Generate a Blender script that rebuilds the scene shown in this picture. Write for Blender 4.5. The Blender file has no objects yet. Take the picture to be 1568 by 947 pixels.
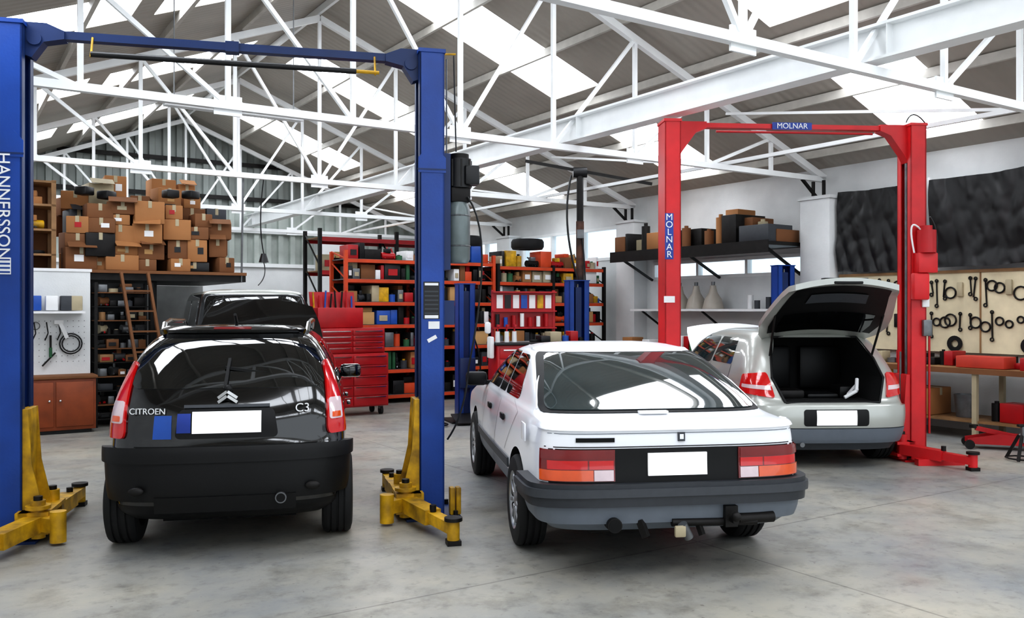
import bpy, bmesh, math, random
from mathutils import Vector, Matrix, noise
R=random.Random(7)
sc=bpy.context.scene
TH=math.radians(33.1)
MBL=Matrix.Rotation(TH,4,'Z')
def T(x,y,z=0): return Matrix.Translation((x,y,z))
def RZ(a): return Matrix.Rotation(math.radians(a),4,'Z')
# ---------------------------------------------------------------- materials
def lin(c):
    c=c/255.0
    return c/12.92 if c<=.04045 else ((c+.055)/1.055)**2.4
def L3(c): return (lin(c[0]),lin(c[1]),lin(c[2]),1)
MC={}
def mat(name,col,rough=.5,metal=0,var=.12,scale=6,coat=0,bump=0,bscale=40,emit=0,detail=4,dirt=None,spec=.5):
    if name in MC: return MC[name]
    m=bpy.data.materials.new(name); m.use_nodes=True
    nt=m.node_tree; p=nt.nodes['Principled BSDF']
    tc=nt.nodes.new('ShaderNodeTexCoord'); nz=nt.nodes.new('ShaderNodeTexNoise')
    nz.inputs['Scale'].default_value=scale; nz.inputs['Detail'].default_value=detail
    nt.links.new(tc.outputs['Object'],nz.inputs['Vector'])
    r=nt.nodes.new('ShaderNodeValToRGB')
    r.color_ramp.elements[0].position=.3; r.color_ramp.elements[1].position=.7
    c=L3(col)
    d=L3(dirt) if dirt else tuple(x*(1-var) for x in c[:3])+(1,)
    r.color_ramp.elements[0].color=d
    r.color_ramp.elements[1].color=tuple(min(1,x*(1+var*.5)) for x in c[:3])+(1,)
    nt.links.new(nz.outputs['Fac'],r.inputs['Fac'])
    nt.links.new(r.outputs['Color'],p.inputs['Base Color'])
    p.inputs['Roughness'].default_value=rough; p.inputs['Metallic'].default_value=metal
    p.inputs['Coat Weight'].default_value=coat; p.inputs['Coat Roughness'].default_value=.03
    p.inputs['Specular IOR Level'].default_value=spec
    if emit:
        nt.links.new(r.outputs['Color'],p.inputs['Emission Color']); p.inputs['Emission Strength'].default_value=emit
    if bump:
        n2=nt.nodes.new('ShaderNodeTexNoise'); n2.inputs['Scale'].default_value=bscale
        nt.links.new(tc.outputs['Object'],n2.inputs['Vector'])
        b=nt.nodes.new('ShaderNodeBump'); b.inputs['Strength'].default_value=bump; b.inputs['Distance'].default_value=.02
        nt.links.new(n2.outputs['Fac'],b.inputs['Height']); nt.links.new(b.outputs['Normal'],p.inputs['Normal'])
    MC[name]=m; return m
blackpaint=mat('black_paint',(3,3,4),.12,0,.1,3,coat=1)
whitepaint=mat('white_paint',(246,248,252),.3,0,.015,2,coat=.6)
silver=mat('silver_paint',(182,184,178),.3,.35,.04,2,coat=.6)
vanpaint=mat('van_paint',(34,36,39),.25,.1,.1,2,coat=.6)
glass=mat('dark_glass',(10,12,13),.03,0,.1,2,coat=1,spec=.9)
glass2=mat('tinted_glass',(46,58,60),.03,0,.25,3,coat=1,spec=.9)
blkplas=mat('black_plastic',(11,11,12),.48,0,.1,20,spec=.35)
bumpb=mat('bumper_plastic',(46,49,54),.45,0,.1,20)
gryplas=mat('grey_plastic',(60,63,68),.5,0,.08,20)
ltgry=mat('cladding_grey',(104,111,120),.45,0,.06,10)
dark=mat('underbody_dark',(7,7,7),.9,0,.1)
rubber=mat('rubber',(20,20,21),.75,0,.15,30)
alloy=mat('wheel_alloy',(175,178,182),.3,.7,.08,10)
chrome=mat('chrome',(210,210,210),.12,1,.03)
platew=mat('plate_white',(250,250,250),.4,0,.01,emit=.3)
redlens=mat('red_lens',(200,18,20),.12,0,.1,12,coat=1,emit=.05)
orglens=mat('amber_lens',(220,85,28),.15,0,.1,12,coat=1,emit=.05)
clrlens=mat('clear_lens',(222,200,204),.15,0,.1,12,coat=1)
darkred=mat('dark_red_lens',(122,18,22),.15,0,.1,12,coat=1)
blue=mat('lift_blue',(20,68,150),.38,.0,.22,3,bump=.05)
blued=mat('lift_blue_dark',(14,44,94),.45,0,.2,3)
yellow=mat('lift_yellow',(214,166,16),.5,0,.3,7,dirt=(128,96,22))
redm=mat('lift_red',(204,30,36),.4,0,.2,3)
redt=mat('tool_red',(176,20,28),.38,0,.18,4)
steel=mat('steel_grey',(120,122,124),.4,.7,.25,10)
dsteel=mat('dark_steel',(34,32,31),.5,.5,.3,10)
white=mat('truss_white',(236,238,238),.5,0,.06,3)
wallw=mat('wall_white',(222,224,224),.7,0,.12,1.5,bump=.1)
wood=mat('wood_brown',(142,68,32),.5,0,.25,5)
woodl=mat('wood_light',(146,110,72),.6,0,.3,5)
card=mat('cardboard',(164,114,70),.8,0,.15,2)
card2=mat('cardboard_dark',(122,80,48),.8,0,.15,2)
card3=mat('cardboard_pale',(194,154,102),.8,0,.1,2)
cream=mat('pegboard_cream',(222,210,178),.7,0,.18,3)
orange=mat('rack_orange',(208,74,30),.5,0,.2,4)
label=mat('label_white',(232,232,232),.5,0,.03)
lblblk=mat('label_black',(18,18,20),.4)
lblblue=mat('label_blue',(28,60,150),.4)
green=mat('green_paint',(40,96,60),.5)
bluep=mat('blue_plastic',(36,84,170),.4)
tank=mat('oil_tank',(112,122,122),.3,.2,.2,8)
beige=mat('beige',(176,164,136),.6)
# ---------------------------------------------------------------- builder
class B:
    def __init__(s,name): s.name=name; s.bm=bmesh.new(); s.mats=[]
    def mi(s,m):
        if m not in s.mats: s.mats.append(m)
        return s.mats.index(m)
    def add(s,vs,fs,m,M=None,smooth=False):
        bv=[s.bm.verts.new((M@Vector(v)) if M else Vector(v)) for v in vs]
        i=s.mi(m) if not isinstance(m,list) else None
        for k,f in enumerate(fs):
            try: fc=s.bm.faces.new([bv[j] for j in f])
            except Exception: continue
            fc.material_index=i if i is not None else s.mi(m[k]); fc.smooth=smooth
    def absorb(s,bm2,mf,M=None,smooth=True):
        bm2.verts.index_update(); 
        vs=[v.co.copy() for v in bm2.verts]
        fs=[[v.index for v in f.verts] for f in bm2.faces]
        ms=[mf(f) for f in bm2.faces]
        s.add(vs,fs,ms,M,smooth)
    def box(s,c,d,m,M=None,bev=0,rot=None):
        X=T(*c)
        if rot: X=X@rot
        if M: X=M@X
        if bev:
            b=bmesh.new(); bmesh.ops.create_cube(b,size=1)
            for v in b.verts: v.co=Vector((v.co.x*d[0],v.co.y*d[1],v.co.z*d[2]))
            bmesh.ops.bevel(b,geom=list(b.edges),offset=min(bev,min(d)*.45),segments=2,affect='EDGES',profile=.5)
            s.absorb(b,lambda f:m,X); b.free()
        else:
            x,y,z=d[0]/2,d[1]/2,d[2]/2
            vs=[(i*x,j*y,k*z) for i in(-1,1) for j in(-1,1) for k in(-1,1)]
            s.add(vs,[(0,1,3,2),(4,6,7,5),(0,4,5,1),(2,3,7,6),(0,2,6,4),(1,5,7,3)],m,X)
    def bb(s,x0,x1,y0,y1,z0,z1,m,M=None,bev=0):
        s.box(((x0+x1)/2,(y0+y1)/2,(z0+z1)/2),(abs(x1-x0),abs(y1-y0),abs(z1-z0)),m,M,bev)
    def bar(s,p0,p1,w,h,m,M=None):
        p0=Vector(p0);p1=Vector(p1);d=p1-p0;l=d.length;d.normalize()
        up=Vector((0,0,1)) if abs(d.z)<.95 else Vector((0,1,0))
        x=d.cross(up).normalized(); z=x.cross(d)
        X=Matrix((x,d,z)).transposed().to_4x4(); X.translation=(p0+p1)/2
        s.box((0,0,0),(w,l,h),m,(M@X) if M else X)
    def cyl(s,p0,p1,r,m,M=None,r2=None,n=14,cap=True):
        p0=Vector(p0);p1=Vector(p1);d=(p1-p0).normalized()
        a=d.orthogonal().normalized(); b=d.cross(a); r2=r if r2 is None else r2
        vs=[p0+(a*math.cos(t)+b*math.sin(t))*r for t in [2*math.pi*i/n for i in range(n)]]
        vs+=[p1+(a*math.cos(t)+b*math.sin(t))*r2 for t in [2*math.pi*i/n for i in range(n)]]
        fs=[(i,(i+1)%n,n+(i+1)%n,n+i) for i in range(n)]
        if cap: fs+=[tuple(range(n))[::-1],tuple(range(n,2*n))]
        s.add(vs,fs,m,M,True)
    def tube(s,pts,r,m,M=None,n=8):
        for a,b in zip(pts[:-1],pts[1:]): s.cyl(a,b,r,m,M,n=n)
    def curve(s,p0,p1,p2,r,m,M=None,k=10):
        p0,p1,p2=map(Vector,(p0,p1,p2))
        s.tube([p0*(1-t)**2+p1*2*t*(1-t)+p2*t*t for t in [i/k for i in range(k+1)]],r,m,M)
    def lathe(s,prof,M,m,n=28):
        vs=[];fs=[]
        for a,r in prof:
            for i in range(n):
                t=2*math.pi*i/n; vs.append((r*math.cos(t),r*math.sin(t),a))
        for k in range(len(prof)-1):
            for i in range(n): fs.append((k*n+i,k*n+(i+1)%n,(k+1)*n+(i+1)%n,(k+1)*n+i))
        s.add(vs,fs,m,M,True)
    def prism(s,pts,v,m,M=None):
        v=Vector(v);n=len(pts);pts=[Vector(p) for p in pts]
        vs=pts+[p+v for p in pts]
        s.add(vs,[tuple(range(n)),tuple(range(n,2*n))[::-1]]+[(i,(i+1)%n,n+(i+1)%n,n+i) for i in range(n)],m,M)
    def ring(s,c,r,w,m,M=None,n=16,ax='y'):
        pts=[]
        for i in range(n+1):
            t=2*math.pi*i/n
            pts.append((c[0]+r*math.cos(t),c[1],c[2]+r*math.sin(t)) if ax=='y' else (c[0],c[1]+r*math.cos(t),c[2]+r*math.sin(t)) if ax=='x' else (c[0]+r*math.cos(t),c[1]+r*math.sin(t),c[2]))
        s.tube(pts,w,m,M,6)
    def sph(s,c,r,m,M=None):
        b=bmesh.new(); bmesh.ops.create_uvsphere(b,u_segments=16,v_segments=10,radius=1)
        X=T(*c)@Matrix.Diagonal((r[0],r[1],r[2],1))
        s.absorb(b,lambda f:m,(M@X) if M else X); b.free()
    def text(s,txt,size,o,xd,yd,m,M=None,ex=.002):
        cu=bpy.data.curves.new('t','FONT'); cu.body=txt; cu.size=size; cu.extrude=ex
        cu.align_x='CENTER'; cu.align_y='CENTER'
        ob=bpy.data.objects.new('t',cu); sc.collection.objects.link(ob)
        dg=bpy.context.evaluated_depsgraph_get(); me=bpy.data.meshes.new_from_object(ob.evaluated_get(dg))
        x=Vector(xd).normalized(); y=Vector(yd).normalized(); z=x.cross(y)
        X=Matrix((x,y,z)).transposed().to_4x4(); X.translation=Vector(o)
        b=bmesh.new(); b.from_mesh(me); s.absorb(b,lambda f:m,(M@X) if M else X,False); b.free()
        bpy.data.objects.remove(ob); bpy.data.curves.remove(cu); bpy.data.meshes.remove(me)
    def finish(s,M=None,ang=35):
        me=bpy.data.meshes.new(s.name); s.bm.to_mesh(me); s.bm.free()
        for m in s.mats: me.materials.append(m)
        try: me.set_sharp_from_angle(angle=math.radians(ang))
        except Exception: pass
        ob=bpy.data.objects.new(s.name,me); sc.collection.objects.link(ob)
        if M: ob.matrix_world=M
        return ob
# ---------------------------------------------------------------- car surface
def pchip(xs,ys):
    n=len(xs); h=[xs[i+1]-xs[i] for i in range(n-1)]; d=[(ys[i+1]-ys[i])/h[i] for i in range(n-1)]
    m=[d[0]]+[0 if d[i-1]*d[i]<=0 else 2*d[i-1]*d[i]/(d[i-1]+d[i]) for i in range(1,n-1)]+[d[-1]]
    def f(x):
        x=max(xs[0],min(xs[-1],x)); i=0
        while i<n-2 and x>xs[i+1]: i+=1
        t=(x-xs[i])/h[i]
        return (2*t**3-3*t*t+1)*ys[i]+(t**3-2*t*t+t)*h[i]*m[i]+(-2*t**3+3*t*t)*ys[i+1]+(t**3-t*t)*h[i]*m[i+1]
    return f
class Surf:
    def __init__(s,tab,L,n=3.6,k=.05):
        zs=[r[0] for r in tab]; s.z0,s.z1=zs[0],zs[-1]
        s.f=[pchip(zs,[r[i] for r in tab]) for i in (1,2,3,4)]; s.n=n;s.k=k;s.L=L;s.cache={}
    def outl(s,z):
        z=round(max(s.z0,min(s.z1,z)),4)
        if z in s.cache: return s.cache[z]
        w,yr,yf,c=[f(z) for f in s.f]; c=min(c,(yf-yr)*.45); e=2/s.n; N=22; pts=[]
        for i in range(N+1):
            ph=math.pi/2*i/N
            pts.append((w*math.sin(ph)**e, yr+c*(1-max(0,math.cos(ph))**e)))
        for i in range(1,24): pts.append((w,yr+c+(yf-yr-2*c)*i/24))
        for i in range(N,-1,-1):
            ph=math.pi/2*i/N
            pts.append((w*math.sin(ph)**e, yf-c*(1-max(0,math.cos(ph))**e)))
        pts=[(x*(1-s.k*(2*y/s.L-1)**2),y) for x,y in pts]
        ds=[0]
        for a,b in zip(pts[:-1],pts[1:]): ds.append(ds[-1]+math.hypot(b[0]-a[0],b[1]-a[1]))
        s.cache[z]=(pts,ds); return s.cache[z]
    def P(s,d,z):
        pts,ds=s.outl(z); a=min(abs(d),ds[-1]-1e-5); sg=-1 if d<0 else 1
        lo,hi=0,len(ds)-1
        while hi-lo>1:
            mid=(lo+hi)//2
            if ds[mid]<=a: lo=mid
            else: hi=mid
        t=(a-ds[lo])/max(1e-9,ds[hi]-ds[lo])
        return Vector((sg*(pts[lo][0]*(1-t)+pts[hi][0]*t),pts[lo][1]*(1-t)+pts[hi][1]*t,z))
    def N(s,d,z):
        td=s.P(d+.01,z)-s.P(d-.01,z); z0=max(s.z0,z-.006);z1=min(s.z1,z+.006)
        tz=s.P(d,z1)-s.P(d,z0)
        n=td.cross(tz)
        return n.normalized() if n.length>1e-9 else Vector((0,0,1))
    def dx(s,x,z):
        pts,ds=s.outl(z)
        for i in range(len(pts)-1):
            if pts[i+1][0]>=abs(x):
                t=(abs(x)-pts[i][0])/max(1e-9,pts[i+1][0]-pts[i][0]); v=ds[i]+t*(ds[i+1]-ds[i]); return v if x>=0 else -v
        v=max(ds)*.2; return v if x>=0 else -v
    def dy(s,y,z,sg=1):
        pts,ds=s.outl(z)
        for i in range(len(pts)-1):
            if pts[i+1][1]>=y:
                t=(y-pts[i][1])/max(1e-9,pts[i+1][1]-pts[i][1]); return sg*(ds[i]+max(0,t)*(ds[i+1]-ds[i]))
        return sg*ds[-1]
def patch(b,S,c,off,m,nu=16,nv=8,ru=0,rv=0,skirt=True,base=-.012):
    vl=[j/nv for j in range(nv+1)]
    if rv: vl=sorted(set(vl+[rv*.12,rv*.35,rv*.7,1-rv*.12,1-rv*.35,1-rv*.7,rv,1-rv]))
    def ev(u,v,o):
        d=(c[0][0]*(1-u)+c[1][0]*u)*(1-v)+(c[3][0]*(1-u)+c[2][0]*u)*v
        z=(c[0][1]*(1-u)+c[1][1]*u)*(1-v)+(c[3][1]*(1-u)+c[2][1]*u)*v
        return S.P(d,z)+S.N(d,z)*o
    def insf(v):
        if rv and v<rv: return ru*(1-math.sqrt(max(0,1-((rv-v)/rv)**2)))
        if rv and v>1-rv: return ru*(1-math.sqrt(max(0,1-((v-1+rv)/rv)**2)))
        return 0
    vs=[];n=nu+1
    for v in vl:
        ins=insf(v)
        for i in range(n): vs.append(ev(ins+(1-2*ins)*i/nu,v,off))
    fs=[(j*n+i,j*n+i+1,(j+1)*n+i+1,(j+1)*n+i) for j in range(len(vl)-1) for i in range(nu)]
    b.add(vs,fs,m,None,True)
    if skirt:
        bl=len(vl)
        idx=[i for i in range(n)]+[j*n+nu for j in range(1,bl)]+[(bl-1)*n+i for i in range(nu-1,-1,-1)]+[j*n for j in range(bl-2,0,-1)]
        o=[];q=[]
        for k in idx:
            j,i=divmod(k,n); v=vl[j]; ins=insf(v); u=ins+(1-2*ins)*i/nu
            o.append(vs[k]); q.append(ev(u,v,base))
        N=len(o); b.add(o+q,[(i,(i+1)%N,N+(i+1)%N,N+i) for i in range(N)],m,None,True)
def body(b,S,mf,wheels,Rw,extra=None,levels=46,wcut=None):
    zs=[S.z0+(S.z1-S.z0)*i/levels for i in range(levels+1)]
    zs=sorted(set(zs+[S.z1-.004,S.z1-.012,.945,.955,.965,.975]) if S.z1>1 else zs)
    bm=bmesh.new(); rings=[]
    for z in zs:
        pts,_=S.outl(z); full=[(x,y) for x,y in pts]+[(-x,y) for x,y in pts[-2:0:-1]]
        rings.append([bm.verts.new((x,y,z)) for x,y in full])
    mats=[]
    n=len(rings[0])
    for a,c in zip(rings[:-1],rings[1:]):
        for i in range(n):
            f=bm.faces.new((a[i],a[(i+1)%n],c[(i+1)%n],c[i])); ce=f.calc_center_median()
            m=mf(ce)
            if m not in mats: mats.append(m)
            f.material_index=mats.index(m); f.smooth=True
    if dark not in mats: mats.append(dark)
    f=bm.faces.new(rings[0]); f.material_index=mats.index(dark)
    f=bm.faces.new(rings[-1]); f.material_index=mats.index(mf(f.calc_center_median()))
    bmesh.ops.recalc_face_normals(bm,faces=bm.faces)
    me=bpy.data.meshes.new('tmpbody'); bm.to_mesh(me); bm.free()
    for m in mats: me.materials.append(m)
    ob=bpy.data.objects.new('tmpbody',me); sc.collection.objects.link(ob)
    cutters=[]
    def mk(fill):
        cb=bmesh.new(); fill(cb); bmesh.ops.recalc_face_normals(cb,faces=cb.faces)
        cm=bpy.data.meshes.new('cut'); cb.to_mesh(cm); cb.free()
        for m in mats: cm.materials.append(m)
        for p in cm.polygons: p.material_index=mats.index(dark)
        co=bpy.data.objects.new('cut',cm); sc.collection.objects.link(co); cutters.append(co)
        md=ob.modifiers.new('b','BOOLEAN'); md.operation='DIFFERENCE'; md.object=co; md.solver='EXACT'
    w=S.f[0](.5)
    for y in wheels:
        for sg in(-1,1):
            def fl(cb,y=y,sg=sg):
                X=T(sg*(w-.28+.4),y,Rw)@Matrix.Rotation(math.pi/2,4,'Y')
                bmesh.ops.create_cone(cb,cap_ends=True,segments=36,radius1=Rw+.055,radius2=Rw+.055,depth=.8,matrix=X)
            mk(fl)
    if extra: mk(extra)
    dg=bpy.context.evaluated_depsgraph_get(); m2=bpy.data.meshes.new_from_object(ob.evaluated_get(dg))
    bm=bmesh.new(); bm.from_mesh(m2)
    b.absorb(bm,lambda f:mats[min(f.material_index,len(mats)-1)]); bm.free()
    for o in cutters+[ob]: bpy.data.objects.remove(o)
def wheel(b,x,y,Rw,W,sg,rim=alloy,spokes=7):
    M=T(x,y,Rw)@(Matrix.Rotation(sg*math.pi/2,4,'Y'))
    r=Rw
    prof=[(-.5*W,.64*r),(-.53*W,.82*r),(-.47*W,.95*r),(-.38*W,.992*r),(-.3*W,r),(-.26*W,r),(-.25*W,.965*r),(-.2*W,.965*r),(-.19*W,r),(-.05*W,r),(-.04*W,.965*r),(.04*W,.965*r),(.05*W,r),(.19*W,r),(.2*W,.965*r),(.25*W,.965*r),(.26*W,r),(.3*W,r),(.38*W,.992*r),(.47*W,.95*r),(.53*W,.82*r),(.5*W,.64*r)]
    b.lathe(prof,M,rubber,36)
    b.lathe([(.5*W,.65*r),(.47*W,.62*r),(.36*W,.58*r),(.38*W,.3*r),(.44*W,.15*r),(.46*W,0.001)],M,rim,36)
    b.lathe([(-.5*W,.64*r),(-.3*W,.5*r),(-.3*W,.001)],M,dsteel,24)
    for i in range(spokes):
        a=2*math.pi*i/spokes
        X=M@Matrix.Rotation(a,4,'Z')
        b.box((.43*r,0,.385*W),(.16*r,.12*r,.02),dark,X)
    for i in range(spokes):
        X=M@Matrix.Rotation(2*math.pi*(i+.5)/spokes,4,'Z')
        b.box((.38*r,0,.41*W),(.4*r,.09*r,.02),rim,X,bev=.006)
def line(b,S,d0,z0,d1,z1,wd=.007,m=None):
    m=m or dark
    if abs(z1-z0)>abs(d1-d0)*.5: c=[(d0-wd/2,z0),(d0+wd/2,z0),(d1+wd/2,z1),(d1-wd/2,z1)]; patch(b,S,c,.0025,m,1,14,skirt=False)
    else: c=[(d0,z0-wd/2),(d1,z1-wd/2),(d1,z1+wd/2),(d0,z0+wd/2)]; patch(b,S,c,.0025,m,26,1,skirt=False)
def sidewin(b,S,y0b,y1b,zb,y0t,y1t,zt,m,off=.004,rv=.15,ru=.05):
    for sg in(1,-1):
        c=[(S.dy(y0b,zb,sg),zb),(S.dy(y1b,zb,sg),zb),(S.dy(y1t,zt,sg),zt),(S.dy(y0t,zt,sg),zt)]
        if sg<0: c=[c[1],c[0],c[3],c[2]]
        patch(b,S,c,off,m,12,8,ru,rv)
def rear(b,S,x0,x1,z0,x2,x3,z1,m,off=.006,rv=0,ru=0,nu=20,nv=8,**k):
    patch(b,S,[(S.dx(x0,z0),z0),(S.dx(x1,z0),z0),(S.dx(x3,z1),z1),(S.dx(x2,z1),z1)],off,m,nu,nv,ru,rv,**k)
def windscreen(b,S,zb,zt,m,mg=.16):
    cs=[]
    for z,g in((zb,mg),(zt,mg*.7)):
        pts,ds=S.outl(z); tot=ds[-1]; w=S.f[0](z); cs.append((tot-w*(1-mg)-.03,tot-.002,z))
    for sg in(1,-1):
        c=[(sg*cs[0][0],zb),(sg*cs[0][1],zb),(sg*cs[1][1],zt),(sg*cs[1][0],zt)]
        patch(b,S,c,.005,m,12,8,skirt=False)
def mirror_(b,x,y,z,m,sg):
    b.box((sg*(x+.1),y,z),(.2,.1,.13),m,bev=.035); b.box((sg*(x),y+.02,z-.04),(.1,.05,.04),blkplas)
# ======================= black hatchback
def black_hatch():
    b=B('hatchback_car'); L=3.85
    tab=[(.24,.74,.16,3.7,.35),(.32,.79,.05,3.8,.4),(.5,.82,.02,3.84,.42),(.70,.83,.03,3.83,.42),(.8,.83,.06,3.74,.42),(.9,.825,.07,3.5,.42),(1.0,.81,.10,3.15,.42),(1.08,.79,.14,2.9,.42),(1.2,.745,.21,2.7,.42),(1.32,.69,.29,2.45,.42),(1.44,.61,.39,2.2,.42),(1.505,.53,.50,2.0,.4),(1.545,.43,.68,1.8,.35),(1.56,.25,.95,1.5,.3)]
    S=Surf(tab,L,3.4,.06)
    body(b,S,lambda c: blkplas if c.z<.36 else blackpaint,(.60,3.06),.31)
    rear(b,S,-.66,.66,1.13,-.54,.54,1.465,glass,.006,.22,.05,24,10)
    rear(b,S,-.50,.50,1.485,-.46,.46,1.51,blackpaint,.05,nu=20,nv=4)
    rear(b,S,-.13,.13,1.489,-.13,.13,1.502,darkred,.053,nv=2)
    e=S.dy(.34,.5)
    patch(b,S,[(-e,.40),(e,.40),(e,.715),(-e,.715)],.045,blkplas,50,8,.01,.1)
    patch(b,S,[(-e,.645),(e,.645),(e,.735),(-e,.735)],.062,blkplas,44,4,.005,.3)
    rear(b,S,-.45,.45,.33,-.45,.45,.43,blkplas,.055,nv=3)
    for x in(-.3,.3): b.sph((x*1.9,-.01,.47),(.05,.02,.03),dsteel)
    for sg in(1,-1):
        def q(z,xi,yo): return (sg*S.dx(xi,z),z),(sg*S.dy(yo,z),z)
        for (z0,x0,y0,z1,x1,y1,mm,of) in ((.80,.665,.33,1.30,.632,.50,redlens,.02),(.90,.675,.26,1.04,.668,.32,clrlens,.026),(.91,.69,.24,.945,.69,.25,orglens,.029)):
            a=q(z0,x0,y0); c=q(z1,x1,y1)
            cc=[a[0],a[1],c[1],c[0]]
            if sg<0: cc=[cc[1],cc[0],cc[3],cc[2]]
            patch(b,S,cc,of,mm,12,10,.12,.12)
    rear(b,S,-.60,.60,.745,-.60,.60,.752,dark,.0075,nv=1,skirt=False)
    rear(b,S,-.34,.34,.80,-.31,.31,.995,blkplas,.010,.2,.05)
    rear(b,S,-.225,.225,.835,-.225,.225,.975,platew,.022)
    rear(b,S,-.325,-.235,.84,-.32,-.235,.965,lblblue,.018)
    rear(b,S,-.28,.28,1.0,-.28,.28,1.018,gryplas,.024,nv=3)
    rear(b,S,-.48,-.36,.80,-.47,-.36,.955,bluep,.008)
    for k in(0,.03):
        for sg in(1,-1): b.bar((sg*.06,.105,1.04+k),(0,.08,1.085+k),.018,.02,chrome)
    b.text('CITROEN',.058,(-.52,S.P(S.dx(-.53,.985),.985).y-.02,.985),(1,-.22,0),(0,.15,1),label)
    b.text('C3',.085,(.50,S.P(S.dx(.5,.99),.99).y-.02,.99),(1,.2,0),(0,.15,1),label)
    b.bar((-.02,.12,1.13),(.0,.27,1.33),.02,.02,blkplas); b.bar((-.03,.235,1.27),(.30,.24,1.22),.02,.02,blkplas)
    b.sph((0,.13,1.13),(.03,.03,.03),blkplas)
    sidewin(b,S,.78,1.45,1.08,.98,1.45,1.42,glass); sidewin(b,S,1.5,2.6,1.06,1.5,2.2,1.42,glass)
    windscreen(b,S,1.1,1.45,glass)
    for sg in(1,-1):
        line(b,S,S.dy(1.47,.35,sg),.35,S.dy(1.47,1.07,sg),1.07)
        mirror_(b,.80,2.55,1.08,blackpaint,sg)
        b.tube([(sg*.52,.72,1.505),(sg*.53,.85,1.57),(sg*.55,1.2,1.59),(sg*.55,1.9,1.58),(sg*.54,2.05,1.51)],.018,chrome)
        for y in(1.75,1.05): b.box((sg*.84,y,.93),(.03,.2,.03),blackpaint,bev=.01)
        for y in(.60,3.06): wheel(b,sg*.742,y,.31,.21,sg)
    vs=[]
    for k in range(7):
        f=k/6; w=.66-.14*f**2
        for i in range(13):
            u=-1+i/6; vs.append((u*w,3.0+.62*f-.05*u*u*f,1.06+.72*f-.05*u*u*(.5+f)+.05*math.sin(f*3.1)))
    b.add(vs,[(j*13+i,j*13+i+1,(j+1)*13+i+1,(j+1)*13+i) for j in range(6) for i in range(12)],blackpaint,None,True)
    b.tube([(0,.75,1.52),(0,.74,1.58),(0,.62,1.64)],.012,blkplas)
    b.cyl((.36,-.02,.40),(.36,.3,.40),.034,chrome,n=16); b.cyl((.36,-.05,.40),(.36,-.024,.40),.038,steel,n=16); b.cyl((.36,-.052,.40),(.36,-.05,.40),.03,dark,n=16)
    b.cyl((-.7,.60,.3),(.7,.60,.3),.05,dsteel); b.bb(-.45,.45,.3,3.4,.2,.27,dark)
    b.sph((.36,.5,.33),(.14,.25,.08),dsteel)
    return b.finish(T(-1.93,5.95)@RZ(12))
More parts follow.
